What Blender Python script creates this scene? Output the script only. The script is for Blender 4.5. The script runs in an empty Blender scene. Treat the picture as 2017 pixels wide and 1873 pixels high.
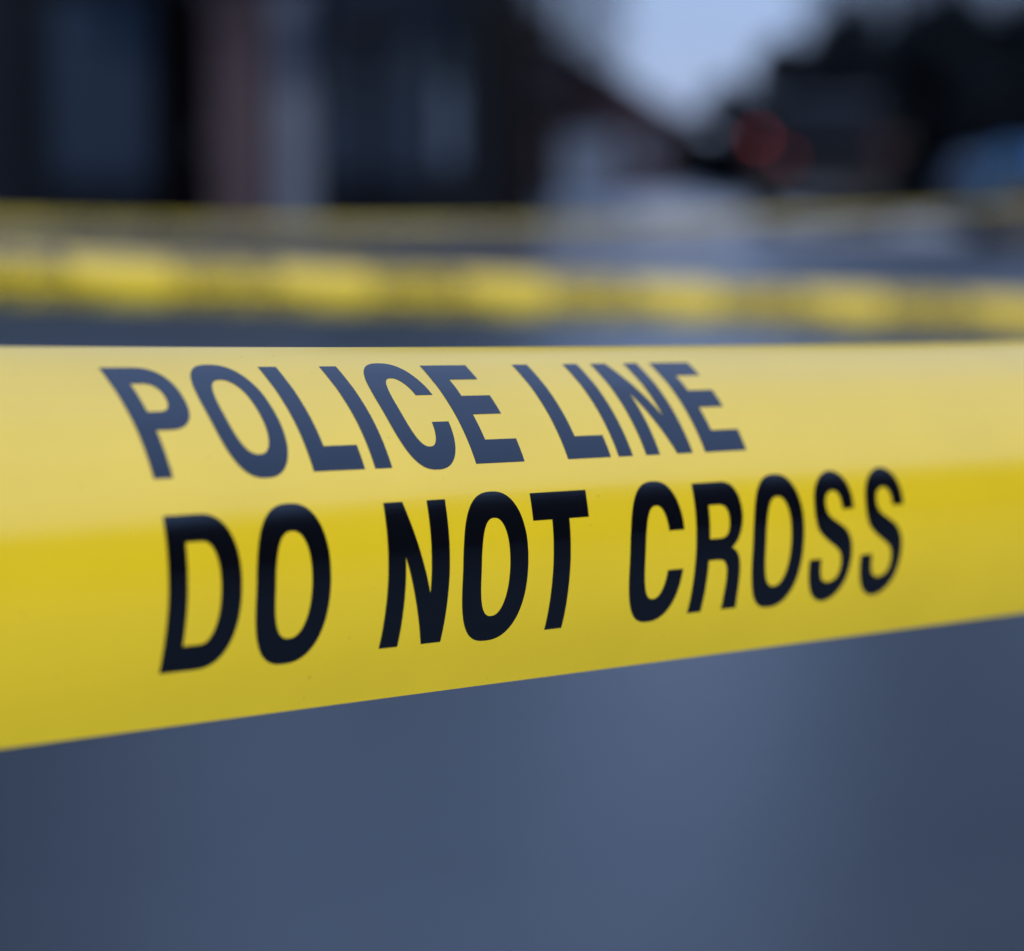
import bpy, bmesh, math, random
from mathutils import Vector, Matrix

SC = bpy.context.scene
COL = SC.collection
random.seed(11)

# ----------------------------------------------------------------------------
# camera, sky, sun, exposure
# ----------------------------------------------------------------------------
CAM_H = 0.75                       # camera height above the road
PITCH = math.radians(7.0)          # looking slightly down
cam_d = bpy.data.cameras.new('camera')
cam = bpy.data.objects.new('camera', cam_d)
COL.objects.link(cam)
cam.location = (0, 0, CAM_H)
cam.rotation_euler = (math.pi / 2 - PITCH, 0, 0)
cam_d.sensor_width = 36.0
cam_d.lens = 86.57
cam_d.clip_start = 0.02
cam_d.clip_end = 3000
cam_d.dof.use_dof = True
cam_d.dof.focus_distance = 0.466
cam_d.dof.aperture_fstop = 7.8
cam_d.dof.aperture_blades = 0
SC.camera = cam

CLOUD = (0.39, 0.54, 0.97)          # radiance of the cloud deck overhead
SUN_EL, SUN_AZ = math.radians(29), math.radians(142)     # azimuth: from +Y towards +X
world = bpy.data.worlds.new('World')
SC.world = world
world.use_nodes = True
wn = world.node_tree
bg = wn.nodes['Background']
sky = wn.nodes.new('ShaderNodeTexSky')
sky.sky_type = 'NISHITA'
sky.sun_disc = False
sky.sun_elevation = SUN_EL
sky.sun_rotation = SUN_AZ
sky.air_density = 1.0
sky.dust_density = 0.6
sky.ozone_density = 2.0
# high overcast over that sky: a cloud deck three times as bright overhead as at the horizon
SKY_S = 0.10
def wnode(t, **k):
    n = wn.nodes.new(t)
    for a_, v_ in k.items(): setattr(n, a_, v_)
    return n
wtc = wnode('ShaderNodeTexCoord')
wsep = wnode('ShaderNodeSeparateXYZ')
wn.links.new(wtc.outputs['Generated'], wsep.inputs[0])
wmr = wnode('ShaderNodeMapRange')                      # (1 + 2 sin elevation) / 3
wmr.inputs['To Min'].default_value = 0.3333
wn.links.new(wsep.outputs['Z'], wmr.inputs['Value'])
wno = wnode('ShaderNodeTexNoise')
wno.inputs['Scale'].default_value = 3.0
wno.inputs['Detail'].default_value = 5
wmap = wnode('ShaderNodeMapping')
wmap.inputs['Scale'].default_value = (1, 1, 2.5)
wn.links.new(wtc.outputs['Generated'], wmap.inputs[0])
wn.links.new(wmap.outputs[0], wno.inputs['Vector'])
wnr = wnode('ShaderNodeMapRange')
for k_, v_ in (('From Min', 0.3), ('From Max', 0.7), ('To Min', 0.88), ('To Max', 1.12)): wnr.inputs[k_].default_value = v_
wn.links.new(wno.outputs['Fac'], wnr.inputs['Value'])
wmul = wnode('ShaderNodeMath', operation='MULTIPLY')
wn.links.new(wmr.outputs[0], wmul.inputs[0])
wn.links.new(wnr.outputs[0], wmul.inputs[1])
wsc = wnode('ShaderNodeVectorMath', operation='SCALE')
wsc.inputs[0].default_value = tuple(c / SKY_S for c in CLOUD)
wn.links.new(wmul.outputs[0], wsc.inputs['Scale'])
wmx = wnode('ShaderNodeMix', data_type='RGBA')
wmx.inputs[0].default_value = 0.88
wn.links.new(sky.outputs[0], wmx.inputs[6])
wn.links.new(wsc.outputs[0], wmx.inputs[7])
wn.links.new(wmx.outputs[2], bg.inputs[0])
bg.inputs[1].default_value = SKY_S

sun_d = bpy.data.lights.new('sun', 'SUN')
sun_d.energy = 2.5
sun_d.angle = math.radians(25)
sun_d.color = (1.0, 0.95, 0.88)
sun = bpy.data.objects.new('sun', sun_d)
COL.objects.link(sun)
sdir = Vector((math.sin(SUN_AZ) * math.cos(SUN_EL), math.cos(SUN_AZ) * math.cos(SUN_EL), math.sin(SUN_EL)))
sun.rotation_euler = sdir.to_track_quat('Z', 'Y').to_euler()
sun.location = (0, 0, 30)

vs = SC.view_settings
vs.view_transform = 'Standard'
vs.look = 'None'
vs.gamma = 1
vs.exposure = 1.0
vs.use_curve_mapping = False


# ----------------------------------------------------------------------------
# helpers
# ----------------------------------------------------------------------------
def mat(name, color, rough=0.6, spec=0.5, metal=0.0, vary=0.0, vscale=8.0, bump=0.0, bscale=60.0,
        emit=None, emit_s=0.0, coat=0.0, transl=0.0, ior=1.5):
    m = bpy.data.materials.new(name)
    m.use_nodes = True
    nt = m.node_tree
    p = nt.nodes['Principled BSDF']
    p.inputs['Base Color'].default_value = (*color, 1)
    p.inputs['Roughness'].default_value = rough
    p.inputs['Specular IOR Level'].default_value = spec
    p.inputs['IOR'].default_value = ior
    p.inputs['Metallic'].default_value = metal
    p.inputs['Coat Weight'].default_value = coat
    p.inputs['Coat Roughness'].default_value = 0.12
    tc = nt.nodes.new('ShaderNodeTexCoord')
    if vary > 0:
        n = nt.nodes.new('ShaderNodeTexNoise')
        n.inputs['Scale'].default_value = vscale
        n.inputs['Detail'].default_value = 6
        nt.links.new(tc.outputs['Object'], n.inputs['Vector'])
        r = nt.nodes.new('ShaderNodeMapRange')
        r.inputs['From Min'].default_value = 0.3
        r.inputs['From Max'].default_value = 0.7
        r.inputs['To Min'].default_value = 1 - vary
        r.inputs['To Max'].default_value = 1 + vary
        nt.links.new(n.outputs['Fac'], r.inputs['Value'])
        mx = nt.nodes.new('ShaderNodeVectorMath')
        mx.operation = 'SCALE'
        mx.inputs[0].default_value = color
        nt.links.new(r.outputs[0], mx.inputs['Scale'])
        nt.links.new(mx.outputs[0], p.inputs['Base Color'])
    if bump > 0:
        n2 = nt.nodes.new('ShaderNodeTexNoise')
        n2.inputs['Scale'].default_value = bscale
        n2.inputs['Detail'].default_value = 4
        nt.links.new(tc.outputs['Object'], n2.inputs['Vector'])
        b = nt.nodes.new('ShaderNodeBump')
        b.inputs['Strength'].default_value = bump
        b.inputs['Distance'].default_value = 1.0 / bscale
        nt.links.new(n2.outputs['Fac'], b.inputs['Height'])
        nt.links.new(b.outputs[0], p.inputs['Normal'])
    if emit:
        p.inputs['Emission Color'].default_value = (*emit, 1)
        p.inputs['Emission Strength'].default_value = emit_s
    if transl > 0:
        out = nt.nodes['Material Output']
        t = nt.nodes.new('ShaderNodeBsdfTranslucent')
        t.inputs[0].default_value = (*color, 1)
        ms = nt.nodes.new('ShaderNodeMixShader')
        ms.inputs[0].default_value = transl
        nt.links.new(p.outputs[0], ms.inputs[1])
        nt.links.new(t.outputs[0], ms.inputs[2])
        nt.links.new(ms.outputs[0], out.inputs[0])
    return m


def tag(o, label=None, cat=None, group=None, kind=None):
    if label: o['label'] = label
    if cat: o['category'] = cat
    if group: o['group'] = group
    if kind: o['kind'] = kind
    return o


def link(name, bm, m, parent=None, smooth=False):
    me = bpy.data.meshes.new(name)
    bmesh.ops.recalc_face_normals(bm, faces=bm.faces)
    bm.to_mesh(me)
    bm.free()
    me.materials.append(m)
    if smooth:
        for p in me.polygons: p.use_smooth = True
    o = bpy.data.objects.new(name, me)
    COL.objects.link(o)
    if parent: o.parent = parent
    return o


def empty(name, loc, label, cat, group=None, rz=0.0):
    o = bpy.data.objects.new(name, None)
    COL.objects.link(o)
    o.location = loc
    o.rotation_euler.z = rz
    o.empty_display_size = 0.1
    return tag(o, label, cat, group)


def box(bm, x0, x1, y0, y1, z0, z1, bev=0.0):
    r = bmesh.ops.create_cube(bm, size=1.0)
    vs_ = r['verts']
    for v in vs_:
        v.co = Vector(((x0 + x1) / 2 + v.co.x * (x1 - x0), (y0 + y1) / 2 + v.co.y * (y1 - y0), (z0 + z1) / 2 + v.co.z * (z1 - z0)))
    if bev > 0:
        es = list({e for v in vs_ for e in v.link_edges})
        bmesh.ops.bevel(bm, geom=es, offset=bev, segments=2, affect='EDGES', profile=0.6)


def B(name, m, parent, *boxes, bev=0.0):
    bm = bmesh.new()
    for b in boxes: box(bm, *b, bev=bev)
    return link(name, bm, m, parent)


def poly_prism(bm, pts, axis, a0, a1):
    """extrude a closed 2D outline; axis 'x': pts are (y,z), 'y': (x,z), 'z': (x,y)"""
    def P(p, a):
        if axis == 'x': return (a, p[0], p[1])
        if axis == 'y': return (p[0], a, p[1])
        return (p[0], p[1], a)
    A = [bm.verts.new(P(p, a0)) for p in pts]
    Bv = [bm.verts.new(P(p, a1)) for p in pts]
    n = len(pts)
    for i in range(n):
        bm.faces.new((A[i], A[(i + 1) % n], Bv[(i + 1) % n], Bv[i]))
    bm.faces.new(A[::-1]); bm.faces.new(Bv)


def tube(bm, pts, radii, seg=10):
    rings = []
    for i, p in enumerate(pts):
        p = Vector(p)
        a = Vector(pts[max(i - 1, 0)]); b = Vector(pts[min(i + 1, len(pts) - 1)])
        d = (b - a).normalized()
        u = d.cross(Vector((0.3, 0.9, 0.1))).normalized(); w = d.cross(u)
        rings.append([bm.verts.new(p + radii[i] * (math.cos(2 * math.pi * k / seg) * u + math.sin(2 * math.pi * k / seg) * w)) for k in range(seg)])
    for r0, r1 in zip(rings, rings[1:]):
        for k in range(seg):
            bm.faces.new((r0[k], r0[(k + 1) % seg], r1[(k + 1) % seg], r1[k]))
    bm.faces.new(rings[0][::-1]); bm.faces.new(rings[-1])


def lathe_x(bm, prof, seg=28):
    """revolve (x, r) profile about the x axis, closed loop"""
    rings = []
    for (x, r) in prof:
        rings.append([bm.verts.new((x, r * math.cos(2 * math.pi * k / seg), r * math.sin(2 * math.pi * k / seg))) for k in range(seg)])
    n = len(rings)
    for i in range(n):
        r0, r1 = rings[i], rings[(i + 1) % n]
        for k in range(seg):
            bm.faces.new((r0[k], r0[(k + 1) % seg], r1[(k + 1) % seg], r1[k]))


# ----------------------------------------------------------------------------
# materials
# ----------------------------------------------------------------------------
M = {}
M['asphalt'] = mat('asphalt', (0.0205, 0.029, 0.038), 0.30, 0.44, vary=0.10, vscale=9, bump=0.15, bscale=160)
M['paving'] = mat('paving', (0.10, 0.105, 0.115), 0.6, 0.4, vary=0.15, vscale=3, bump=0.2, bscale=60)
M['kerb'] = mat('kerb_stone', (0.16, 0.16, 0.165), 0.7, 0.4, vary=0.15, vscale=6)
def film_material(name, color, transl, rough, ior):
    """thin glossy plastic film: dyed diffuse and translucent body under a clear reflecting skin"""
    m = bpy.data.materials.new(name); m.use_nodes = True
    nt = m.node_tree; nt.nodes.remove(nt.nodes['Principled BSDF'])
    N = nt.nodes.new; K = nt.links.new
    tc = N('ShaderNodeTexCoord')
    n1 = N('ShaderNodeTexNoise'); n1.inputs['Scale'].default_value = 26; n1.inputs['Detail'].default_value = 6
    K(tc.outputs['Object'], n1.inputs['Vector'])
    r1 = N('ShaderNodeMapRange')
    for k, v in (('From Min', 0.3), ('From Max', 0.7), ('To Min', 0.96), ('To Max', 1.03)): r1.inputs[k].default_value = v
    K(n1.outputs['Fac'], r1.inputs['Value'])
    sc = N('ShaderNodeVectorMath'); sc.operation = 'SCALE'; sc.inputs[0].default_value = color
    K(r1.outputs[0], sc.inputs['Scale'])
    # sparse dust specks
    n3 = N('ShaderNodeTexNoise'); n3.inputs['Scale'].default_value = 900; n3.inputs['Detail'].default_value = 2
    K(tc.outputs['Object'], n3.inputs['Vector'])
    r3 = N('ShaderNodeMapRange')
    for k, v in (('From Min', 0.745), ('From Max', 0.79), ('To Min', 0.0), ('To Max', 0.55)): r3.inputs[k].default_value = v
    K(n3.outputs['Fac'], r3.inputs['Value'])
    mx = N('ShaderNodeMix'); mx.data_type = 'RGBA'
    K(r3.outputs[0], mx.inputs[0]); K(sc.outputs[0], mx.inputs[6]); mx.inputs[7].default_value = (0.16, 0.11, 0.05, 1)
    n2 = N('ShaderNodeTexNoise'); n2.inputs['Scale'].default_value = 3200; n2.inputs['Detail'].default_value = 3
    K(tc.outputs['Object'], n2.inputs['Vector'])
    b = N('ShaderNodeBump'); b.inputs['Strength'].default_value = 0.05; b.inputs['Distance'].default_value = 0.0003
    K(n2.outputs['Fac'], b.inputs['Height'])
    d = N('ShaderNodeBsdfDiffuse'); t = N('ShaderNodeBsdfTranslucent'); g = N('ShaderNodeBsdfGlossy')
    K(mx.outputs[2], d.inputs[0]); K(mx.outputs[2], t.inputs[0])
    g.inputs['Roughness'].default_value = rough
    g.inputs[0].default_value = (1, 1, 1, 1)
    K(b.outputs[0], g.inputs['Normal'])
    f = N('ShaderNodeFresnel'); f.inputs[0].default_value = ior
    K(b.outputs[0], f.inputs['Normal'])
    m1 = N('ShaderNodeMixShader'); m1.inputs[0].default_value = transl
    K(d.outputs[0], m1.inputs[1]); K(t.outputs[0], m1.inputs[2])
    m2 = N('ShaderNodeMixShader')
    K(f.outputs[0], m2.inputs[0]); K(m1.outputs[0], m2.inputs[1]); K(g.outputs[0], m2.inputs[2])
    K(m2.outputs[0], nt.nodes['Material Output'].inputs[0])
    return m
M['film'] = film_material('yellow_film', (0.95, 0.685, 0.018), 0.65, 0.15, 1.85)
M['ink'] = mat('black_ink', (0.001, 0.0012, 0.0022), 0.13, 0.62, bump=0.035, bscale=3600, ior=1.62)
M['ink'].node_tree.nodes['Principled BSDF'].inputs['Specular Tint'].default_value = (0.70, 0.86, 1.0, 1)
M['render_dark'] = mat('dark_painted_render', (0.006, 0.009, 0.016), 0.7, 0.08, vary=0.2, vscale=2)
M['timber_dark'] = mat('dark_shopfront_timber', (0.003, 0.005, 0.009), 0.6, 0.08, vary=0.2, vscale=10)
M['stone_rose'] = mat('rose_stone', (0.052, 0.039, 0.046), 0.75, 0.1, vary=0.2, vscale=5, bump=0.2, bscale=40)
M['stone_pale'] = mat('pale_stone', (0.090, 0.110, 0.148), 0.75, 0.1, vary=0.15, vscale=5, bump=0.2, bscale=40)
M['glass'] = mat('dark_glass', (0.007, 0.017, 0.036), 0.05, 0.3)
M['void'] = mat('doorway_black_paint', (0.002, 0.002, 0.003), 0.7, 0.03)
M['brick'] = mat('dark_brick', (0.035, 0.022, 0.020), 0.85, 0.25, vary=0.3, vscale=6, bump=0.3, bscale=30)
M['brick_far'] = mat('plum_brick', (0.018, 0.013, 0.019), 0.85, 0.08, vary=0.25, vscale=4)
M['slate'] = mat('roof_slate', (0.015, 0.013, 0.019), 0.85, 0.05, vary=0.25, vscale=5)
M['white'] = mat('grey_white_paint', (0.16, 0.19, 0.24), 0.5, 0.4, vary=0.05)
M['door_grey'] = mat('blue_grey_door_paint', (0.045, 0.062, 0.095), 0.6, 0.2)
M['pane_glint'] = mat('pale_blue_glint', (0.055, 0.085, 0.14), 0.6, 0.1)
M['soil'] = mat('dark_verge', (0.010, 0.012, 0.010), 0.95, 0.05, vary=0.4, vscale=2)
M['car_glass'] = mat('tinted_car_glass', (0.003, 0.004, 0.006), 0.12, 0.12)
M['concrete'] = mat('pale_concrete', (0.23, 0.24, 0.25), 0.6, 0.35, vary=0.15, vscale=1.5)
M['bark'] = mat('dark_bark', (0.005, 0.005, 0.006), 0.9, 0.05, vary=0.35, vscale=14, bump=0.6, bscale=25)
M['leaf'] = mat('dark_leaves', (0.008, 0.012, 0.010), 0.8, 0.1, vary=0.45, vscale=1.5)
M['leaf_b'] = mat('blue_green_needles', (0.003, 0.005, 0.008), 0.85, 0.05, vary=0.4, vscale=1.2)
M['car_black'] = mat('black_car_paint', (0.002, 0.0025, 0.004), 0.35, 0.15, coat=0.0)
M['car_blue'] = mat('blue_grey_car_paint', (0.012, 0.042, 0.090), 0.45, 0.1, coat=0.05)
M['stripe'] = mat('deep_blue_vinyl', (0.004, 0.085, 0.33), 0.35, 0.5)
M['rubber'] = mat('tyre_rubber', (0.008, 0.008, 0.009), 0.8, 0.3)
M['rim'] = mat('wheel_alloy', (0.12, 0.12, 0.13), 0.35, 0.5, metal=1.0)
M['plastic'] = mat('black_plastic', (0.012, 0.012, 0.013), 0.5, 0.4)
M['lamp_red'] = mat('lit_red_lamp', (0.25, 0.01, 0.01), 0.3, 0.5, emit=(1.0, 0.18, 0.16), emit_s=0.65)
M['lamp_dim'] = mat('dim_red_lamp', (0.2, 0.01, 0.01), 0.3, 0.5, emit=(1.0, 0.08, 0.07), emit_s=0.5)
M['lamp_clear'] = mat('headlamp_glass', (0.04, 0.05, 0.065), 0.15, 0.3)
M['lamp_dull'] = mat('unlit_red_lens', (0.02, 0.003, 0.003), 0.25, 0.5)

# ----------------------------------------------------------------------------
# setting: road, pavement
# ----------------------------------------------------------------------------
bm = bmesh.new()
R = 900.0
ring = [0.0]
steps = [0, 3, 8, 20, 60, 200, 900]
vc = [[bm.verts.new((x, y, 0)) for x in (-R, -60, -10, 0, 10, 60, R)] for y in (-R, -60, -10, 0, 10, 30, 60, 120, R)]
for r0, r1 in zip(vc, vc[1:]):
    for k in range(len(r0) - 1): bm.faces.new((r0[k], r0[k + 1], r1[k + 1], r1[k]))
tag(link('road', bm, M['asphalt']), kind='structure')

bm = bmesh.new()
for q in ((5.15, 60, 38.0, 108.0),):
    bm.faces.new([bm.verts.new(c) for c in ((q[0], q[2], 0.004), (q[1], q[2], 0.004), (q[1], q[3], 0.004), (q[0] + 3.2, q[3], 0.004))])
tag(link('verge', bm, M['soil']), kind='structure')
bm = bmesh.new()
bm.faces.new([bm.verts.new((x, y, 0.008)) for x, y in ((1.6, 29.0), (9.5, 29.0), (9.5, 37.9), (5.1, 37.9), (5.1, 75.0), (3.5, 75.0))])
tag(link('forecourt', bm, M['concrete']), kind='structure')
bm = bmesh.new()
box(bm, -30, 2.2, 24.62, 26.98, 0.004, 0.12)
tag(link('pavement', bm, M['paving']), kind='structure')
kerb = bpy.data.objects.new('kerb', None)
COL.objects.link(kerb); kerb.location = (0, 24.5, 0)
tag(kerb, kind='structure')
kbm = bmesh.new(); box(kbm, 0.004, 0.906, -0.06, 0.115, 0.004, 0.125, bev=0.015)
kme = bpy.data.meshes.new('kerb_stone'); kbm.to_mesh(kme); kbm.free(); kme.materials.append(M['kerb'])
for i in range(18):
    k = bpy.data.objects.new('kerb_stone', kme); COL.objects.link(k)
    k.parent = kerb; k.location = (-14.2 + i * 0.91, 0, 0)

# ----------------------------------------------------------------------------
# shop building on the left of the street, behind the tapes
# ----------------------------------------------------------------------------
Y0 = 27.0
shop = empty('shop_building', (-4.6, Y0, 0.0),
             'dark shop building with rose and pale stone pillars beside its black doorway', 'building')
def sx(x): return x + 4.6          # world x to local
def SB(name, m, *bx, bev=0.0, parent=None):
    return B(name, m, parent or shop, *[(sx(a), sx(b), c, d, e, f) for (a, b, c, d, e, f) in bx], bev=bev)
# shell: the upper floors and the flank, ground floor left open for the shopfront
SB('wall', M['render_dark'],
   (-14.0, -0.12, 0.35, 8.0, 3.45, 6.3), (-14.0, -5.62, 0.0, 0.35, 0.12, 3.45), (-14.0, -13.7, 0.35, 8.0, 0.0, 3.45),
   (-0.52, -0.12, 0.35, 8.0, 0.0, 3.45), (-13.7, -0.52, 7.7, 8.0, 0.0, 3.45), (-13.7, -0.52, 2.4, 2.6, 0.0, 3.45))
SB('cornice', M['stone_pale'], (-14.1, -0.15, 0.0, 0.35, 6.0, 6.45))
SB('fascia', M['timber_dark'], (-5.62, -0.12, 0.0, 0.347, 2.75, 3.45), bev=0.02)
SB('stall_riser', M['timber_dark'], (-5.05, -3.9, 0.06, 0.26, 0.12, 0.62))
SB('stall_riser', M['timber_dark'], (-2.12, -0.51, 0.06, 0.26, 0.12, 0.66))
SB('pillar', M['stone_rose'], (-3.25, -2.62, -0.06, 0.34, 0.12, 2.40), (-3.29, -2.60, -0.10, 0.34, 2.40, 2.745), (-3.29, -2.60, -0.10, 0.34, 0.0, 0.118), bev=0.012)
SB('pillar', M['stone_pale'], (-2.57, -2.16, -0.08, 0.34, 0.12, 2.35), (-2.58, -2.13, -0.12, 0.34, 2.35, 2.745), (-2.58, -2.13, -0.12, 0.34, 0.0, 0.118), bev=0.012)
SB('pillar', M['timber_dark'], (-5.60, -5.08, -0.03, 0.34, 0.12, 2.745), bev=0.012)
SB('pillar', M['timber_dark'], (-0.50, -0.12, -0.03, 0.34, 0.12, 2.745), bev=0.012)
def shop_window(x0, x1, z0, z1, y=0.12, mull=0):
    w = 0.06
    fr = [(x0, x1, y - 0.03, y + 0.07, z0, z0 + w), (x0, x1, y - 0.03, y + 0.07, z1 - w, z1),
          (x0, x0 + w, y - 0.03, y + 0.07, z0 + w, z1 - w), (x1 - w, x1, y - 0.03, y + 0.07, z0 + w, z1 - w)]
    f = SB('window', M['timber_dark'], *fr)
    n = mull + 1
    for i in range(n):
        a = x0 + w + (x1 - x0 - 2 * w) * i / n; b = x0 + w + (x1 - x0 - 2 * w) * (i + 1) / n
        if i: SB('glazing_bar', M['timber_dark'], (a - 0.02, a + 0.02, y - 0.02, y + 0.06, z0 + w, z1 - w), parent=f)
        SB('pane', M['glass'], (a + (0.022 if i else 0), b - (0.022 if i < n - 1 else 0), y + 0.015, y + 0.03, z0 + w, z1 - w), parent=f)
shop_window(-5.06, -3.89, 0.63, 2.74, mull=1)
shop_window(-2.12, -1.52, 0.67, 2.74)
shop_window(-1.50, -0.88, 0.67, 2.74)
shop_window(-0.86, -0.51, 0.67, 2.74)
SB('window_glint', M['pane_glint'], (-0.79, -0.56, 0.10, 0.13, 0.86, 1.70))  # added panel: bright reflection in the glass put in as pale colour
dr = SB('door', M['void'], (-3.84, -3.30, 0.30, 0.35, 0.14, 2.2), bev=0.01)
SB('handle', M['rim'], (-3.42, -3.38, 0.24, 0.30, 0.95, 1.25), parent=dr)
SB('door_surround', M['void'], (-3.885, -3.845, 0.0, 0.34, 0.12, 2.74), (-3.295, -3.255, 0.0, 0.34, 0.12, 2.74), (-3.845, -3.295, 0.2, 0.34, 2.21, 2.74))
for i in range(6):                      # first floor sash windows
    cx = -12.4 + i * 2.2
    f = SB('window', M['white'], (cx - 0.5, cx + 0.5, 0.29, 0.34, 4.15, 4.22), (cx - 0.5, cx + 0.5, 0.29, 0.34, 5.63, 5.7),
           (cx - 0.5, cx - 0.43, 0.29, 0.34, 4.22, 5.63), (cx + 0.43, cx + 0.5, 0.29, 0.34, 4.22, 5.63), (cx - 0.43, cx + 0.43, 0.29, 0.34, 4.92, 4.99))
    SB('sill', M['stone_pale'], (cx - 0.6, cx + 0.6, 0.18, 0.345, 4.02, 4.145), parent=f)
    SB('pane', M['glass'], (cx - 0.43, cx + 0.43, 0.315, 0.335, 4.22, 4.92), (cx - 0.43, cx + 0.43, 0.315, 0.335, 4.99, 5.63), parent=f)
# canvas blind, half let down over the right hand windows
bm = bmesh.new()
poly_prism(bm, [(-0.02, 3.10), (-0.02, 3.06), (-0.78, 2.42), (-0.78, 2.24), (-0.80, 2.24), (-0.80, 2.44)], 'x', sx(-1.95), sx(-0.55))
link('awning', bm, M['render_dark'], shop)

# ----------------------------------------------------------------------------
# trees
# ----------------------------------------------------------------------------
def leaf_cloud(bm, blobs, n, size, rnd):
    tot = sum(b[3] ** 2 for b in blobs)
    for (cx, cy, cz, r, fz) in blobs:
        for _ in range(int(n * r * r / tot)):
            d = Vector((rnd.gauss(0, 1), rnd.gauss(0, 1), rnd.gauss(0, 1))).normalized()
            q = r * (0.45 + 0.6 * rnd.random() ** 0.6)
            c = Vector((cx + d.x * q, cy + d.y * q, cz + d.z * q * fz))
            u = Vector((rnd.gauss(0, 1), rnd.gauss(0, 1), rnd.gauss(0, 1))).normalized()
            w = u.cross(d).normalized() if abs(u.dot(d)) < 0.95 else Vector((0, 0, 1))
            s = size * rnd.uniform(0.6, 1.3)
            p = [c + u * s, c + w * s * 0.5, c - u * s, c - w * s * 0.5]
            bm.faces.new([bm.verts.new(x) for x in p])

def tree(name, loc, h, trunk_r, blobs, n, size, label, group, leafm, barkm, seed, bare=0.35):
    rnd = random.Random(seed)
    t = empty(name, loc, label, 'tree', group)
    bm = bmesh.new()
    th = h * 0.8
    pts = [(0, 0, -0.05), (0.0, 0, 0.12), (0.02, 0, 0.6), (-0.03, 0.02, th * 0.35), (0.05, -0.02, th * 0.65), (0.0, 0.05, th)]
    tube(bm, pts, [trunk_r * 1.5, trunk_r * 1.2, trunk_r, trunk_r * 0.86, trunk_r * 0.55, trunk_r * 0.15], 12)
    link('trunk', bm, barkm, t, True)
    for (cx, cy, cz, r, fz) in blobs[:7]:
        bm = bmesh.new()
        z0 = max(h * bare, min(cz - r, th * 0.8))
        mid = (cx * 0.55, cy * 0.55, z0 + (cz - z0) * 0.6)
        tube(bm, [(0, 0, z0), mid, (cx, cy, cz + r * 0.3)], [trunk_r * 0.45, trunk_r * 0.28, trunk_r * 0.06], 7)
        link('limb', bm, barkm, t, True)
    bm = bmesh.new()
    leaf_cloud(bm, blobs, n, size, rnd)
    link('crown', bm, leafm, t)
    return t

rnd = random.Random(4)
blobs = [(rnd.uniform(-1.5, 1.5), rnd.uniform(-1.4, 1.4), rnd.uniform(4.4, 6.6), rnd.uniform(0.7, 1.2), 0.8) for _ in range(10)]
tree('street_tree', (0.063, 25.3, 0.12), 6.6, 0.215, blobs, 5200, 0.09,
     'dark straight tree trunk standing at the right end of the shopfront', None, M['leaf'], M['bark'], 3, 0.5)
for (x, y, lab, sd) in ((4.15, 15.5, 'unseen tall tree on the right, added outside the frame to darken the asphalt', 31), (-4.7, 15.5, 'unseen tall tree on the left, added outside the frame to darken the asphalt', 32)):  # unseen trees, added to block sky reflected in the asphalt at both sides
    rnd = random.Random(sd)
    blobs = [(rnd.uniform(-1.9, 1.9), rnd.uniform(-1.9, 1.9), rnd.uniform(3.35, 9.0), rnd.uniform(0.9, 1.4), 0.8) for _ in range(26)]
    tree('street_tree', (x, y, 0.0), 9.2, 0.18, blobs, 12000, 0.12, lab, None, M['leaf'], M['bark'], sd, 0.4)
TG = 'dark trees along the right of the street'
def crown_blobs(w, h, k, seed):
    r_ = random.Random(seed); out = []
    for i in range(k):
        f = (i + 0.5) / k
        z = h * (0.04 + 0.88 * f)
        rad = w * math.sqrt(max(0.05, 1 - ((f - 0.35) / 0.7) ** 2))
        for j in range(3):
            a = r_.uniform(0, 6.28); rr = rad * 0.5
            out.append((math.cos(a) * rr, math.sin(a) * rr, z, rad * r_.uniform(0.5, 0.68), 0.85))
    out.append((0, 0, h - w * 0.35, w * 0.42, 0.9))
    return out
for (x, y, w, h, lab, sd) in [
        (6.95, 80, 1.25, 3.8, 'smallest dark tree, at the left end of the row beside the gap of sky', 21),
        (8.6, 79, 1.9, 5.05, 'dark bushy tree rising above the left side of the black car', 22),
        (6.35, 45.5, 1.4, 3.9, 'broad dark tree rising above the right side of the black car', 23),
        (7.9, 45, 1.5, 4.1, 'tallest broad dark tree, between the black car and the blue grey car', 25),
        (9.4, 45.5, 1.45, 4.0, 'dark broad tree directly above the blue grey car at the right edge', 24),
        (5.3, 112, 1.5, 3.4, 'far low dark tree under the gap of sky, beside the gabled house', 26),
        (7.6, 114, 1.7, 3.5, 'far low dark tree under the gap of sky, beside the tree row', 27)]:
    tree('evergreen_tree', (x, y, 0), h, 0.12, crown_blobs(w, h, 6, sd), 9000, 0.075 * w, lab, TG, M['leaf_b'], M['bark'], sd, 0.05)

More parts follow.
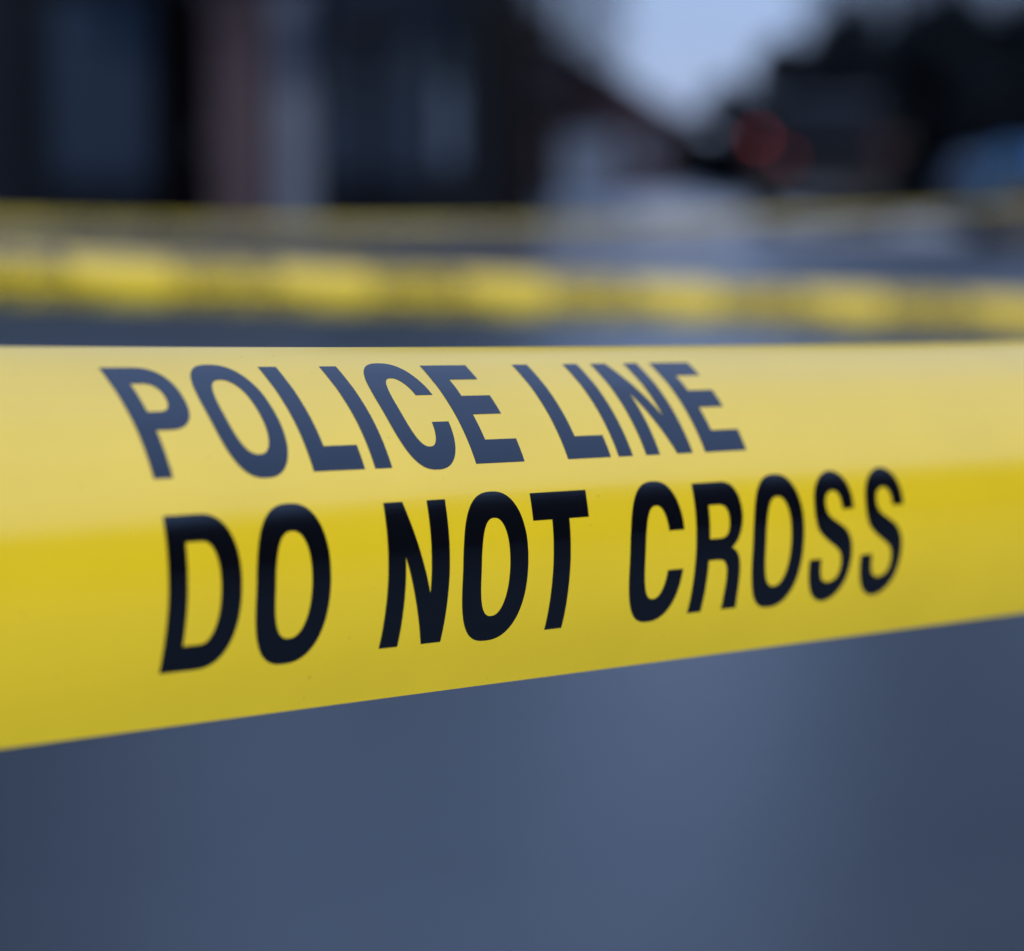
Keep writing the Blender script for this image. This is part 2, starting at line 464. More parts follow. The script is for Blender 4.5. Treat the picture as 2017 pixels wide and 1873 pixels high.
def bare_tree(loc, h, crown_r, z0, n, label, seed, group=None):
    rnd = random.Random(seed)
    t = empty('bare_tree', loc, label, 'tree', group)
    bm = bmesh.new()
    tube(bm, [(0, 0, -0.05), (0, 0, 0.5), (0.05, 0, h * 0.4), (-0.05, 0.05, h * 0.75), (0, 0, h)], [0.2, 0.15, 0.12, 0.07, 0.012], 10)
    link('trunk', bm, M['bark'], t, True)
    tw = bmesh.new()
    for q in range(9):
        a = q * 2.4 + rnd.uniform(-0.3, 0.3); zb = z0 + (h * 0.7 - z0) * q / 9
        rr = crown_r * rnd.uniform(0.7, 1.0); zt = min(h, zb + rr * rnd.uniform(0.8, 1.6))
        p0 = Vector((0, 0, zb)); p2 = Vector((math.cos(a) * rr, math.sin(a) * rr, zt)); p1 = p0.lerp(p2, 0.5) + Vector((0, 0, -0.12 * rr))
        bm = bmesh.new()
        tube(bm, [p0, p1, p2], [0.06, 0.04, 0.01], 6)
        link('limb', bm, M['bark'], t, True)
    for _ in range(n):
        z = rnd.uniform(z0, h)
        f = (z - z0) / (h - z0)
        R_ = crown_r * (0.55 + 0.6 * math.sin(math.pi * min(1, f * 0.9 + 0.1)))
        a = rnd.uniform(0, 6.283); r = R_ * math.sqrt(rnd.random())
        p = Vector((math.cos(a) * r, math.sin(a) * r, z))
        d = Vector((math.cos(a) * 0.8 + rnd.gauss(0, 0.5), math.sin(a) * 0.8 + rnd.gauss(0, 0.5), 0.7 + rnd.gauss(0, 0.4))).normalized()
        u = d.cross(Vector((rnd.gauss(0, 1), rnd.gauss(0, 1), rnd.gauss(0, 1)))).normalized(); w = d.cross(u)
        L_ = rnd.uniform(0.4, 1.0); rad = rnd.uniform(0.007, 0.016)
        base = [tw.verts.new(p + rad * (math.cos(k_ * 2.094) * u + math.sin(k_ * 2.094) * w)) for k_ in range(3)]
        tip = tw.verts.new(p + d * L_)
        for k_ in range(3): tw.faces.new((base[k_], base[(k_ + 1) % 3], tip))
    o = link('twigs', tw, M['bark'], t)
    o['kind'] = 'stuff'
    return t

bare_tree((1.0, 62, 0), 8.5, 1.6, 1.6, 4200, 'leafless tree standing in front of the gabled house, left of the sky gap', 41)
BG = 'leafless trees behind the dark tree row'
bare_tree((8.1, 53, 0), 13.0, 1.9, 2.2, 7500, 'leafless tree behind the tallest dark tree, the left one of two', 43, BG)
bare_tree((10.5, 52, 0), 12.5, 1.9, 2.2, 7500, 'leafless tree behind the blue grey car at the right edge', 44, BG)

# ----------------------------------------------------------------------------
# gabled house at the end of the street
# ----------------------------------------------------------------------------
house = empty('gabled_house', (1.35, 100.0, 0), 'plum brick gabled house with a pale garage door at the far end of the street', 'house')
bm = bmesh.new()
poly_prism(bm, [(-5.1, 0), (5.1, 0), (5.1, 3.1), (0, 6.25), (-5.1, 3.1)], 'y', 0.0, 9.0)
link('wall', bm, M['brick_far'], house)
bm = bmesh.new()
poly_prism(bm, [(0.0, 6.28), (5.55, 2.87), (5.62, 3.0), (0.0, 6.48)], 'y', -0.35, 9.35)
poly_prism(bm, [(0.0, 6.28), (0.0, 6.48), (-5.62, 3.0), (-5.55, 2.87)], 'y', -0.35, 9.35)
rf = link('roof', bm, M['slate'], house)
B('chimney', M['brick_far'], rf, (-0.4, 0.4, 5.5, 6.2, 6.0, 7.5), (-0.46, 0.46, 5.44, 6.26, 7.5, 7.62))
gd = B('garage_door', M['door_grey'], house, *[(0.65, 2.85, -0.05, -0.004, 0.03 + i * 0.58, 0.03 + i * 0.58 + 0.565) for i in range(4)])
B('handle', M['plastic'], gd, (1.65, 1.85, -0.09, -0.05, 0.9, 0.94))
B('door_frame', M['timber_dark'], house, (0.53, 0.65, -0.09, -0.003, 0, 2.36), (2.85, 2.97, -0.09, -0.003, 0, 2.36), (0.53, 2.97, -0.09, -0.003, 2.362, 2.48))
for (x0, z0, w_, h_) in ((-3.4, 0.95, 1.5, 1.2), (3.55, 0.95, 0.9, 1.2), (-0.55, 3.7, 1.1, 1.1)):
    f = B('window', M['white'], house, (x0, x0 + w_, -0.05, -0.003, z0, z0 + 0.07), (x0, x0 + w_, -0.05, -0.003, z0 + h_ - 0.07, z0 + h_),
          (x0, x0 + 0.07, -0.05, -0.003, z0 + 0.07, z0 + h_ - 0.07), (x0 + w_ - 0.07, x0 + w_, -0.05, -0.003, z0 + 0.07, z0 + h_ - 0.07))
    B('pane', M['glass'], f, (x0 + 0.07, x0 + w_ - 0.07, -0.03, -0.01, z0 + 0.07, z0 + h_ - 0.07))

# ----------------------------------------------------------------------------
# brick terrace on the near right: outside the frame, mirrored in the glossy film
# ----------------------------------------------------------------------------
TX, TH = 22.0, 6.0
ter = empty('brick_terrace', (TX, 5.0, 0), 'dark brick terrace lining the right side, mirrored in the front tape', 'building')
B('wall', M['brick'], ter, (0, 8, -30, 30, 0, TH))
bm = bmesh.new()
poly_prism(bm, [(-0.3, TH + 0.004), (8.3, TH + 0.004), (4.0, TH + 2.2)], 'y', -30.3, 30.3)
link('roof', bm, M['slate'], ter)
for j in range(10):
    yc = -27 + j * 6.0
    for (zz, hh) in ((0.9, 1.6), (3.9, 1.5)):
        f = B('window', M['white'], ter, (-0.06, -0.003, yc - 0.6, yc + 0.6, zz, zz + 0.08), (-0.06, -0.003, yc - 0.6, yc + 0.6, zz + hh, zz + hh + 0.08),
              (-0.06, -0.003, yc - 0.6, yc - 0.52, zz + 0.08, zz + hh), (-0.06, -0.003, yc + 0.52, yc + 0.6, zz + 0.08, zz + hh))
        B('pane', M['glass'], f, (-0.04, -0.01, yc - 0.52, yc + 0.52, zz + 0.08, zz + hh))
    d = B('door', M['void'], ter, (-0.05, -0.003, yc + 1.6, yc + 2.5, 0.05, 2.15))
    B('handle', M['rim'], d, (-0.09, -0.05, yc + 1.7, yc + 1.74, 1.0, 1.12))

# ----------------------------------------------------------------------------
# cars (nose towards local -x, resting on z = 0)
# ----------------------------------------------------------------------------
def car(name, loc, rz, paint, label, L=4.7, Wd=1.86, H=1.78, stripe=None, red=False, wbf=0.29):
    t = empty(name, loc, label, 'car', rz=rz)
    hl, hw = L / 2, Wd / 2
    wb = L * wbf                                     # wheel centres at -wb, +wb*0.98
    wr = 0.36
    # lower body: lofted side outline with wheel arches
    def arch(cx):
        return [(cx + (wr + 0.07) * math.cos(a), wr + (wr + 0.07) * math.sin(a)) for a in [math.radians(180 - k * 18) for k in range(11)] if wr + (wr + 0.07) * math.sin(a) > 0.26]
    belt = H * 0.60
    low = [(-hl + 0.04, 0.34), (-hl + 0.16, 0.26)] + arch(-wb) + arch(wb) + [(hl - 0.14, 0.28), (hl - 0.02, 0.42), (hl, 0.75), (hl - 0.06, belt + 0.02),
          (hl * 0.2, belt + 0.03), (-hl * 0.38, belt), (-hl * 0.62, belt - 0.06), (-hl + 0.22, belt - 0.17), (-hl + 0.05, belt - 0.33), (-hl, 0.6)]
    bm = bmesh.new()
    sec = [(-hw + 0.07, 0.97), (-hw, 1.0), (hw, 1.0), (hw - 0.07, 0.97)]
    ys = [(-hw, 0.97), (-hw + 0.06, 1.0), (hw - 0.06, 1.0), (hw, 0.97)]
    rings = [[bm.verts.new((x * (s if abs(x) > hl * 0.8 else 1), y, 0.3 + (z - 0.3) * (s if z > 0.7 else 1))) for (x, z) in low] for (y, s) in ys]
    n = len(low)
    for r0, r1 in zip(rings, rings[1:]):
        for k in range(n): bm.faces.new((r0[k], r0[(k + 1) % n], r1[(k + 1) % n], r1[k]))
    bm.faces.new(rings[0][::-1]); bm.faces.new(rings[-1])
    body = link('body', bm, paint, t)
    # cabin
    bt, tp = belt + 0.0, H
    cab = [(-hl * 0.42, bt), (-hl * 0.16, tp - 0.06), (-hl * 0.04, tp), (hl * 0.80, tp - 0.02), (hl * 0.89, tp - 0.10), (hl * 0.95, bt)]
    inset = lambda z: 0.05 + 0.16 * (z - bt) / (tp - bt)
    bm = bmesh.new()
    a = [bm.verts.new((x, -hw + inset(z), z)) for x, z in cab]; b = [bm.verts.new((x, hw - inset(z), z)) for x, z in cab]
    for k in range(len(cab)):
        k2 = (k + 1) % len(cab); bm.faces.new((a[k], a[k2], b[k2], b[k]))
    bm.faces.new(a[::-1]); bm.faces.new(b)
    bmesh.ops.bevel(bm, geom=[e for e in bm.edges], offset=0.03, segments=2, affect='EDGES')
    link('cabin', bm, paint, t)
    def lean(x, z, s): return (x, s * (hw - inset(z) + 0.006), z)
    zb, zt = bt + 0.07, tp - 0.13
    def fx(z): return -hl * 0.42 + (hl * 0.26) * (z - bt) / (tp - 0.06 - bt)
    def rx(z): return hl * 0.95 - (hl * 0.06) * (z - bt) / (tp - 0.1 - bt)
    for s in (-1, 1):
        for (xa, xb) in ((fx, lambda z: hl * 0.16), (lambda z: hl * 0.20, lambda z: hl * 0.56), (lambda z: hl * 0.60, rx)):
            bm = bmesh.new()
            q = [lean(xa(zb) + 0.08, zb, s), lean(xb(zb) - (0.08 if xb is rx else 0), zb, s), lean(xb(zt) - (0.08 if xb is rx else 0), zt, s), lean(xa(zt) + 0.08, zt, s)]
            o_ = [Vector(p) + Vector((0, s * 0.008, 0)) for p in q]
            va = [bm.verts.new(p) for p in q]; vb = [bm.verts.new(p) for p in o_]
            bm.faces.new(va); bm.faces.new(vb)
            for k in range(4): bm.faces.new((va[k], va[(k + 1) % 4], vb[(k + 1) % 4], vb[k]))
            link('window', bm, M['car_glass'], t)
    for nm, f, off in (('windscreen', fx, -1), ('rear_window', rx, 1)):
        bm = bmesh.new()
        q = []
        for (z, s) in ((zb, -1), (zb, 1), (zt, 1), (zt, -1)):
            q.append(Vector((f(z) + off * 0.012, s * (hw - inset(z) - 0.09), z)))
        va = [bm.verts.new(p) for p in q]; vb = [bm.verts.new(p + Vector((off * 0.008, 0, 0))) for p in q]
        bm.faces.new(va); bm.faces.new(vb)
        for k in range(4): bm.faces.new((va[k], va[(k + 1) % 4], vb[(k + 1) % 4], vb[k]))
        link(nm, bm, M['car_glass'], t)
    for s in (-1, 1):
        for cx in (-wb, wb):
            bm = bmesh.new()
            lathe_x(bm, [(-0.11, wr * 0.64), (-0.115, wr * 0.9), (-0.09, wr), (0.09, wr), (0.115, wr * 0.9), (0.11, wr * 0.64)])
            for v in bm.verts: v.co = Vector((v.co.y, v.co.x, v.co.z))
            tw = link('wheel', bm, M['rubber'], t, True); tw.location = (cx, s * (hw - 0.12), wr)
            bm = bmesh.new()
            lathe_x(bm, [(-0.07, 0.03), (-0.07, wr * 0.64), (0.07, wr * 0.64), (0.07, wr * 0.57), (0.03, wr * 0.52), (0.03, 0.03)], 20)
            for v in bm.verts: v.co = Vector((v.co.y, s * v.co.x, v.co.z))
            for k in range(5):
                a_ = k * 2 * math.pi / 5
                d_ = Vector((math.cos(a_), 0, math.sin(a_))); e_ = Vector((-math.sin(a_), 0, math.cos(a_)))
                vv = [bm.verts.new(d_ * r_ + e_ * o2 + Vector((0, s * y_, 0))) for y_ in (0.035, 0.065) for (r_, o2) in ((0.04, -0.03), (wr * 0.6, -0.022), (wr * 0.6, 0.022), (0.04, 0.03))]
                bm.faces.new(vv[:4]); bm.faces.new(vv[4:])
                for q_ in range(4): bm.faces.new((vv[q_], vv[(q_ + 1) % 4], vv[4 + (q_ + 1) % 4], vv[4 + q_]))
            link('rim', bm, M['rim'], tw)
        B('door_mirror', M['plastic'], t, (-hl * 0.30, -hl * 0.30 + 0.12, s * hw - 0.02 if s > 0 else -hw - 0.2, s * hw + 0.2 if s > 0 else -hw + 0.02, belt + 0.02, belt + 0.17), bev=0.02)
        B('headlight', M['lamp_clear'], t, (-hl - 0.004 + 0.03, -hl + 0.14, s * (hw - 0.30) - 0.2, s * (hw - 0.30) + 0.2, belt - 0.40, belt - 0.25), bev=0.02)
        B('door_handle', M['plastic'], t, (hl * 0.06, hl * 0.13, s * hw - 0.005 if s > 0 else -hw - 0.03, s * hw + 0.03 if s > 0 else -hw + 0.005, belt - 0.14, belt - 0.105))
        B('door_handle', M['plastic'], t, (hl * 0.46, hl * 0.53, s * hw - 0.005 if s > 0 else -hw - 0.03, s * hw + 0.03 if s > 0 else -hw + 0.005, belt - 0.14, belt - 0.105))
        B('sill', M['plastic'], t, (-wb + wr + 0.1, wb - wr - 0.1, s * hw - 0.03 if s > 0 else -hw - 0.012, s * hw + 0.012 if s > 0 else -hw + 0.03, 0.24, 0.40))
        if stripe:
            B('stripe', stripe, t, (-hl * 0.72, hl * 0.9, s * hw + 0.002 if s > 0 else -hw - 0.008, s * hw + 0.008 if s > 0 else -hw - 0.002, belt - 0.30, belt - 0.06))
        lens = B('tail_light', M['lamp_dull'], t, (hl - 0.05, hl + 0.012, s * (hw - 0.13) - 0.11, s * (hw - 0.13) + 0.11, belt - 0.16, belt + 0.15), bev=0.02)
        if red and s == -1:
            B('bulb', M['lamp_red'], lens, (hl + 0.012, hl + 0.02, s * (hw - 0.13) - 0.035, s * (hw - 0.13) + 0.035, 1.165, 1.235))
    B('bumper', M['plastic'], t, (-hl - 0.03, -hl + 0.12, -hw + 0.08, hw - 0.08, 0.17, 0.56), bev=0.025)  # front one made deep, its black also standing in for shade under the nose
    B('bumper', M['plastic'], t, (hl - 0.10, hl + 0.03, -hw + 0.1, hw - 0.1, 0.36, 0.62), bev=0.025)
    B('number_plate', M['door_grey'], t, (hl + 0.031, hl + 0.04, -0.26, 0.26, 0.42, 0.53))
    if red:
        B('marker_lamp', M['lamp_dim'], t, (hl + 0.032, hl + 0.04, -hw + 0.462, -hw + 0.518, 0.92, 0.976))
    return t

# black car: rear towards the camera; local +x is its tail -> turn so that +x faces -y
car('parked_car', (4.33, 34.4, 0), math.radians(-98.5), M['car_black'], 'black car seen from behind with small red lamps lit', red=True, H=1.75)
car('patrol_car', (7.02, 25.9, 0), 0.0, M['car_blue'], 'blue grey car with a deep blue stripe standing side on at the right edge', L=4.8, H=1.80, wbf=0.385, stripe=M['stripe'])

# ----------------------------------------------------------------------------
# lettering (outlines in millimetres on the film: u along it, v down from the top edge)
# ----------------------------------------------------------------------------
def sup(cx, cy, a, b, n, t0, t1, k):
    out = []
    for i in range(k + 1):
        t = math.radians(t0 + (t1 - t0) * i / k)
        c, s = math.cos(t), math.sin(t)
        out.append((cx + a * math.copysign(abs(c) ** (2 / n), c), cy + b * math.copysign(abs(s) ** (2 / n), s)))
    return out

def crom(pts, k=6):
    out = []
    P = [(2 * pts[0][0] - pts[1][0], 2 * pts[0][1] - pts[1][1])] + pts + [(2 * pts[-1][0] - pts[-2][0], 2 * pts[-1][1] - pts[-2][1])]
    for i in range(1, len(P) - 2):
        p0, p1, p2, p3 = P[i - 1:i + 3]
        d = lambda a, b: max(1e-6, math.hypot(a[0] - b[0], a[1] - b[1]) ** 0.5)
        t0 = 0; t1 = d(p0, p1); t2 = t1 + d(p1, p2); t3 = t2 + d(p2, p3)
        for j in range(k):
            t = t1 + (t2 - t1) * j / k
            def L2(a, b, ta, tb): return tuple(a[q] * (tb - t) / (tb - ta) + b[q] * (t - ta) / (tb - ta) for q in (0, 1))
            A1, A2, A3 = L2(p0, p1, t0, t1), L2(p1, p2, t1, t2), L2(p2, p3, t2, t3)
            B1, B2 = L2(A1, A2, t0, t2), L2(A2, A3, t1, t3)
            out.append(L2(B1, B2, t1, t2))
    out.append(pts[-1])
    return out

def glyph_O(cx, a, cy, b, ai, bi):
    return [sup(cx, cy, a, b, 2.5, 0, 354, 59), sup(cx, cy, ai, bi, 2.4, 0, 354, 59)]

def glyph_C(cx, a, cy, b, ai, bi, y0, y1):
    def ang(bb, y, n):
        s = (y - cy) / bb
        return math.degrees(math.asin(math.copysign(abs(s) ** (n / 2), s)))
    o = sup(cx, cy, a, b, 2.5, ang(b, y0, 2.5), -360 + ang(b, y1, 2.5), 60)
    i = sup(cx, cy, ai, bi, 2.4, -360 + ang(bi, y1, 2.4), ang(bi, y0, 2.4), 50)
    return [o + i]

T1, B1_, T2, B2_ = 6.74, 31.38, 37.88, 65.0
def glyph_E(x):
    return [[(x, T1), (x + 11.95, T1), (x + 11.95, 11.28), (x + 4.55, 11.28), (x + 4.55, 15.85), (x + 12.0, 15.85), (x + 12.0, 20.6), (x + 4.55, 20.6),
             (x + 4.55, 26.4), (x + 12.7, 26.4), (x + 12.7, B1_), (x, B1_)]]
def glyph_L(x): return [[(x, T1), (x + 4.2, T1), (x + 4.2, 26.45), (x + 12.0, 26.45), (x + 12.0, B1_), (x, B1_)]]
def glyph_I(x): return [[(x, T1), (x + 4.1, T1), (x + 4.1, B1_), (x, B1_)]]
def glyph_S(x):
    A = crom([(13.9, 45.6), (13.5, 42.3), (12.3, 39.6), (10.3, 37.8), (7.5, 37.0), (4.7, 37.7), (2.6, 39.4), (1.35, 41.7), (1.0, 44.3), (1.25, 47.0), (2.3, 49.6),
              (4.9, 51.75), (8.3, 53.75), (9.9, 55.1), (10.5, 57.0), (10.45, 58.9), (9.6, 60.6), (7.1, 61.45), (5.1, 60.7), (4.15, 58.7), (3.85, 56.0)])
    Bc = crom([(0.0, 56.0), (0.2, 58.6), (1.0, 61.4), (2.5, 63.8), (4.6, 65.3), (7.0, 65.85), (9.6, 65.2), (11.7, 63.5), (13.1, 61.1), (13.75, 58.2), (13.85, 55.5),
               (13.3, 52.6), (11.6, 50.1), (8.8, 48.4), (6.1, 46.9), (5.0, 45.5), (4.75, 44.0), (5.2, 42.4), (6.9, 41.45), (8.7, 41.8), (9.7, 43.3), (10.15, 45.6)])
    return [[(x + a, b) for a, b in A + Bc]]
GLYPHS = []
def G(ch, loops): GLYPHS.append((ch, loops))
# first row
G('P', [[(-81.6, T1)] + sup(-74.9, 14.45, 6.7, 7.71, 2.5, -90, 90, 24) + [(-77.55, 22.16), (-77.55, B1_), (-81.6, B1_)],
        [(-77.5, 11.3)] + sup(-74.9, 14.7, 2.85, 3.4, 2.3, -90, 90, 16) + [(-77.5, 18.1)]])
G('O', glyph_O(-57.6, 7.55, 19.05, 13.1, 3.95, 8.55))
G('L', glyph_L(-46.75))
G('I', glyph_I(-32.3))
G('C', glyph_C(-17.2, 7.45, 19.0, 13.15, 3.25, 8.4, 15.46, 22.05))
G('E', glyph_E(-7.2))
G('L', glyph_L(17.3))
G('I', glyph_I(31.5))
G('N', [[(39.45, T1), (43.85, T1), (49.35, 22.55), (49.15, T1), (53.2, T1), (53.2, B1_), (48.6, B1_), (43.7, 16.2), (43.5, B1_), (39.45, B1_)]])
G('E', glyph_E(56.95))
# second row
G('D', [[(-81.4, T2)] + sup(-74.2, 51.44, 8.4, 13.56, 2.5, -90, 90, 30) + [(-81.4, B2_)],
        [(-77.35, 42.55)] + sup(-74.0, 51.45, 3.75, 8.9, 2.4, -90, 90, 24) + [(-77.35, 60.35)]])
G('O', glyph_O(-54.25, 8.4, 51.4, 14.45, 4.1, 9.55))
G('N', [[(-32.35, T2), (-27.75, T2), (-21.72, 55.1), (-21.8, T2), (-17.22, T2), (-17.22, B2_), (-22.1, B2_), (-28.05, 48.0), (-27.85, B2_), (-32.35, B2_)]])
G('O', glyph_O(-5.4, 8.45, 51.4, 14.45, 3.7, 9.4))
G('T', [[(4.7, 37.75), (19.82, 37.75), (19.82, 43.1), (14.45, 43.1), (14.45, B2_), (9.8, B2_), (9.8, 43.1), (4.7, 43.1)]])
G('C', glyph_C(39.0, 7.95, 51.4, 14.5, 3.5, 9.5, 47.1, 55.1))
G('R', [[(50.3, T2)] + crom([(59.6, T2), (61.9, 38.6), (63.6, 40.5), (64.4, 43.3), (64.45, 46.0), (63.7, 48.9), (62.6, 50.6), (61.3, 51.65)]) +
        crom([(61.3, 51.65), (62.6, 52.35), (63.6, 53.7), (64.2, 55.8), (64.45, 58.6), (64.7, 62.0), (65.15, B2_)])[1:] +
        crom([(60.6, B2_), (60.4, 61.5), (60.35, 58.0), (60.0, 55.7), (58.9, 54.3), (57.0, 54.0)]) + [(54.42, 54.0), (54.42, B2_), (50.3, B2_)],
        [(54.45, 42.6)] + crom([(57.9, 42.6), (59.3, 43.1), (60.2, 44.5), (60.4, 46.3), (60.1, 48.2), (59.2, 49.2), (58.0, 49.52)]) + [(54.45, 49.52)]])
G('O', glyph_O(75.75, 8.1, 51.4, 14.4, 4.0, 9.6))
G('S', glyph_S(86.3))
G('S', glyph_S(103.25))

def glyph_bm(loops, off=0.0, dv=1.0, du=4.0):
    """filled glyph in the (u,v) plane, cut into fine strips so that it can follow the film"""
    bm = bmesh.new()
    for lp in loops:
        c = []
        for p in lp:
            if not c or math.hypot(p[0] - c[-1][0], p[1] - c[-1][1]) > 0.02: c.append(p)
        if math.hypot(c[0][0] - c[-1][0], c[0][1] - c[-1][1]) < 0.02: c.pop()
        vv = [bm.verts.new((p[0] + off, p[1], 0)) for p in c]
        for i in range(len(vv)): bm.edges.new((vv[i], vv[(i + 1) % len(vv)]))
    bmesh.ops.triangle_fill(bm, use_beauty=True, use_dissolve=False, edges=bm.edges[:])
    us = [v.co.x for v in bm.verts]; vs2 = [v.co.y for v in bm.verts]
    def cuts(lo, hi, st, no, axis):
        x = math.ceil(lo / st) * st
        while x < hi:
            co = [0, 0, 0]; co[axis] = x + 0.0037
            bmesh.ops.bisect_plane(bm, geom=bm.verts[:] + bm.edges[:] + bm.faces[:], dist=1e-5, plane_co=co, plane_no=no)
            x += st
    cuts(min(vs2), max(vs2), dv, (0, 1, 0), 1)
    cuts(min(us), max(us), du, (1, 0, 0), 0)
    return bm

# ----------------------------------------------------------------------------
# the tapes
# ----------------------------------------------------------------------------
TW = 76.0                    # film width in mm
PERIOD = 300.0               # the wording repeats along the film

class Film:
    """surface of a strip of film: point(u, v, lift) in world metres"""
    def __init__(self, origin, d, n, dn, prof, bend, twist, ripple=0.0, lim=250.0):
        self.o, self.d, self.n, self.dn = origin, d, n, dn
        self.prof, self.bend, self.twist, self.ripple, self.lim = prof, bend, twist, ripple, lim
        self.vv = [-2 + (TW + 4) * i / 400 for i in range(401)]
        self.N = [0.0]; self.D = [0.0]
        h = self.vv[1] - self.vv[0]
        for i in range(400):
            p0, p1 = prof(self.vv[i]), prof(self.vv[i + 1])
            self.N.append(self.N[-1] + h * (math.sin(p0) + math.sin(p1)) / 2)
            self.D.append(self.D[-1] + h * (math.cos(p0) + math.cos(p1)) / 2)
        mN, mD = self._i(self.N, TW / 2), self._i(self.D, TW / 2)
        self.N = [x - mN for x in self.N]; self.D = [x - mD for x in self.D]
    def _i(self, T, v):
        q = max(0.0, min(399.999, (v - self.vv[0]) / (self.vv[1] - self.vv[0]))); i = int(q)
        return T[i] + (T[i + 1] - T[i]) * (q - i)
    def raw(self, u, v):
        N, D = self._i(self.N, v), self._i(self.D, v)
        t = self.twist * u / 100
        N2, D2 = N * math.cos(t) - D * math.sin(t), N * math.sin(t) + D * math.cos(t)
        if self.ripple:
            r = self.ripple
            N2 += r * (math.sin(v * 0.42 + u * 0.011) * 0.5 + math.sin(v * 0.21 - u * 0.019 + 1.3) + 0.6 * math.sin(u * 0.043 + v * 0.09))
        a = self.lim
        if abs(u) <= a: q = (u / 100) ** 2
        else: q = (a / 100) ** 2 + 2 * (a / 100) * (abs(u) - a) / 100
        return self.o + (self.d * u + self.n * (N2 + self.bend[0] * q) + self.dn * (D2 + self.bend[1] * q)) / 1000.0
    def frame(self, u, v):
        e = 0.25
        pu = self.raw(u + e, v) - self.raw(u - e, v); pv = self.raw(u, min(v + e, TW + 1)) - self.raw(u, max(v - e, -2))
        nn = pu.cross(pv).normalized()
        return nn if self.d.cross(self.dn).dot(self.n) > 0 else -nn
    def point(self, u, v, lift=0.0):
        p = self.raw(u, v)
        return p + self.frame(u, v) * (lift / 1000.0) if lift else p

def finish(o_me, normals):
    for p in o_me.polygons: p.use_smooth = True
    o_me.normals_split_custom_set_from_vertices(normals)

def film_object(name, F, us, nv, m, v0=0.0):
    me = bpy.data.meshes.new(name)
    vs_ = [v0 + (TW - v0) * j / nv for j in range(nv + 1)]
    co, no, fc = [], [], []
    for u in us:
        for v in vs_:
            co.append(F.point(u, v)); no.append(F.frame(u, v))
    w = nv + 1
    for i in range(len(us) - 1):
        for j in range(nv):
            fc.append((i * w + j, i * w + j + 1, (i + 1) * w + j + 1, (i + 1) * w + j))
    me.from_pydata(co, [], fc)
    me.materials.append(m)
    p = me.polygons[0]
    if p.normal.dot(no[0]) < 0: me.flip_normals()
    finish(me, no)
    o = bpy.data.objects.new(name, me)
    COL.objects.link(o)
    return o

def lay(name, F, bm, m, parent, lift=0.06):
    me = bpy.data.meshes.new(name)
    uv = [(v.co.x, v.co.y) for v in bm.verts]
    for v in bm.verts: v.co = F.point(v.co.x, v.co.y, lift)
    bm.to_mesh(me); bm.free()
    me.materials.append(m)
    no = [F.frame(u, v) for u, v in uv]
    if len(me.polygons) and me.polygons[0].normal.dot(no[me.polygons[0].vertices[0]]) < 0: me.flip_normals()
    finish(me, no)
    o = bpy.data.objects.new(name, me)
    COL.objects.link(o); o.parent = parent
    return o

# camera frame used as the drawing datum for the front strip (x right, y down, z forward)
RX = Vector((1, 0, 0)); FW = Vector((0, math.cos(PITCH), -math.sin(PITCH))); DN = Vector((0, -math.sin(PITCH), -math.cos(PITCH)))
def cv(x, y, z): return RX * x + DN * y + FW * z
th, el = 0.7619, -0.0397
d_ = cv(math.cos(th) * math.cos(el), math.sin(el), math.sin(th) * math.cos(el))
n_ = cv(math.sin(th), 0, -math.cos(th))
dn_ = d_.cross(n_).normalized()
if dn_.z > 0: dn_ = -dn_
a0, a1, a2, a3 = 0.2271, -0.957, 0.0208, 0.19
def prof1(v):
    x = (v - 38) / 38.0
    g = lambda c, w: math.exp(-((v - c) / w) ** 2)
    # faint lengthwise creases left from the roll
    return a0 + a1 * x + a2 * x * x + a3 * x ** 3 + 0.10 * max(0.0, (8.0 - v) / 8.9) ** 1.3 + 0.030 * g(12.5, 1.2) - 0.022 * g(15.0, 1.6) + 0.018 * g(34.5, 1.5) - 0.018 * g(37.5, 1.5) - 0.02 * g(47.5, 1.2) + 0.02 * g(50, 1.4)
front = Film(Vector((0, 0, CAM_H)) + cv(-0.0254, 3.8215, 467.852) / 1000, d_, n_, dn_, prof1, (1.3014, -0.2299), -0.0092, ripple=0.05)
us = [-460 + 5 * i for i in range(41)] + [-255 + 3 * i for i in range(175)] + [270 + 12 * i for i in range(190)]
TGRP = 'strips of yellow police tape'
tape = tag(film_object('police_tape', front, us, 78, M['film'], -0.6),
           'large yellow tape in sharp focus with legible black POLICE LINE DO NOT CROSS', 'tape', TGRP)
for ch, loops in GLYPHS:
    lay('letter', front, glyph_bm(loops, 0.0), M['ink'], tape)
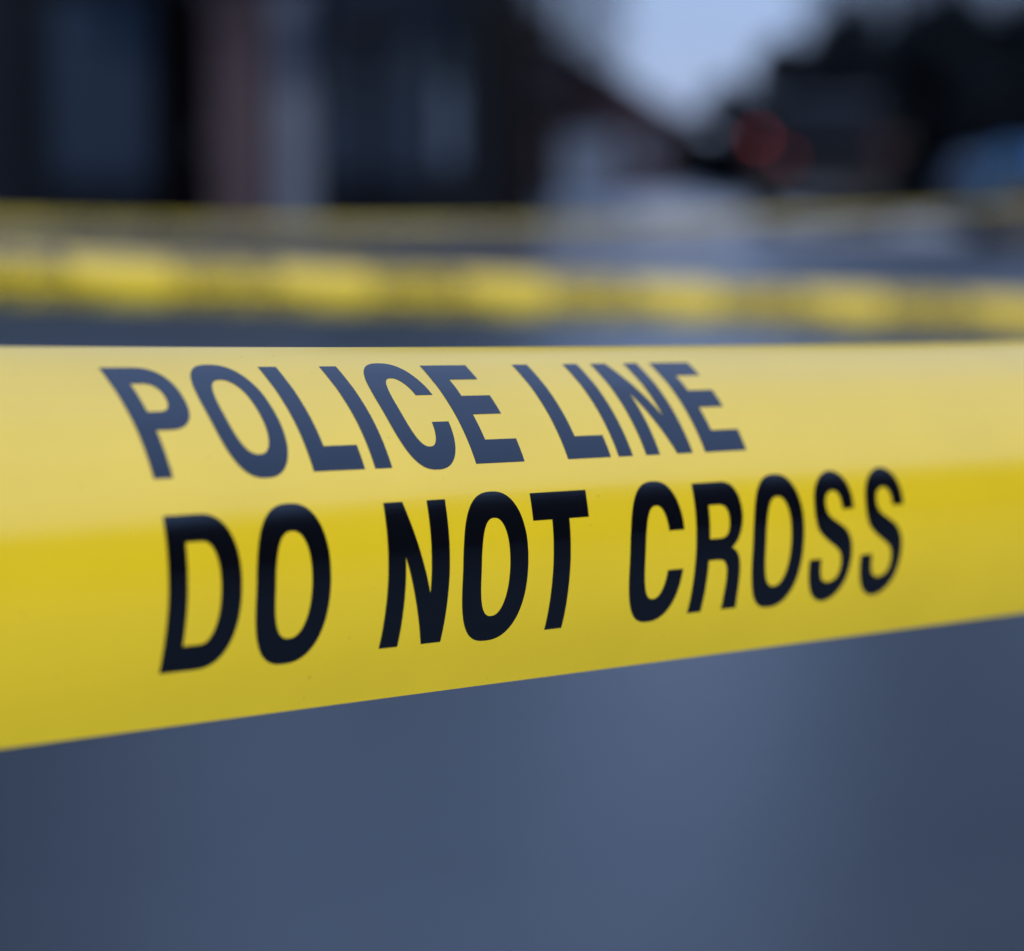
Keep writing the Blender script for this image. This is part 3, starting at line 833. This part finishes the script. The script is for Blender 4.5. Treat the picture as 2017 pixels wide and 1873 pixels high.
for k in (-1, 1, 2, 3, 4, 5, 6, 7):
    bm = bmesh.new()
    for ch, loops in GLYPHS:
        b2 = glyph_bm(loops, k * PERIOD, 2.0, 8.0)
        me = bpy.data.meshes.new('tmp'); b2.to_mesh(me); b2.free(); bm.from_mesh(me); bpy.data.meshes.remove(me)
    if k == -1:
        bmesh.ops.delete(bm, geom=[v for v in bm.verts if v.co.x < -455], context='VERTS')
    lay('lettering', front, bm, M['ink'], tape)

def far_tape(mid, d, bend, label, u0, ulo, uhi, tilt, curl=0.4, tw=0.01, rip=0.3):
    """strip strung through mid along d; the wording starts at u0"""
    d = d.normalized()
    n = d.cross(Vector((0, 0, 1))).normalized()
    if n.y > 0: n = -n
    dn = d.cross(n).normalized()
    if dn.z > 0: dn = -dn
    F = Film(mid, d, n, dn, lambda v: tilt - curl * (v - 38) / 38.0, bend, tw, ripple=rip, lim=900.0)
    o = tag(film_object('police_tape', F, [ulo + 20 * i for i in range(int((uhi - ulo) / 20) + 1)], 12, M['film']), label, 'tape', TGRP)
    k = math.ceil((ulo + 90 - u0) / PERIOD)
    while u0 + k * PERIOD + 120 < uhi:
        bm = bmesh.new()
        for ch, loops in GLYPHS:
            b2 = glyph_bm(loops, u0 + k * PERIOD, 5.0, 30.0)
            me = bpy.data.meshes.new('tmp'); b2.to_mesh(me); b2.free(); bm.from_mesh(me); bpy.data.meshes.remove(me)
        lay('lettering', F, bm, M['ink'], o, 0.3)
        k += 1
    return F, o

def at(px, py, Y):
    """a point at distance Y ahead that was measured at (px, py) in the photograph"""
    e = math.atan((936.5 - py) / 4850.0) - PITCH
    return Vector(((px - 1008.5) / 4850.0 * Y / math.cos(e) * 1.0, Y, CAM_H + Y * math.tan(e)))
a_ = math.radians(48)
far_tape(at(1008.5, 590, 2.8), Vector((math.cos(a_), math.sin(a_), -0.0595)), (1.5, 0.0),
         'blurred yellow tape in the middle distance with repeated dark wording and bright gaps', 149.0, -2100, 4200, -0.22, 1.55, -0.011)
qL, qR = at(0, 459, 1.85), at(2017, 431, 1.85)
far_tape((qL + qR) / 2, qR - qL, (0.0, -0.60),
         'faint thin yellow tape twisted nearly edge on, level with the foot of the shop building', 40.0, -2200, 2200, -1.475, 0.05, 0.005, 0.05)
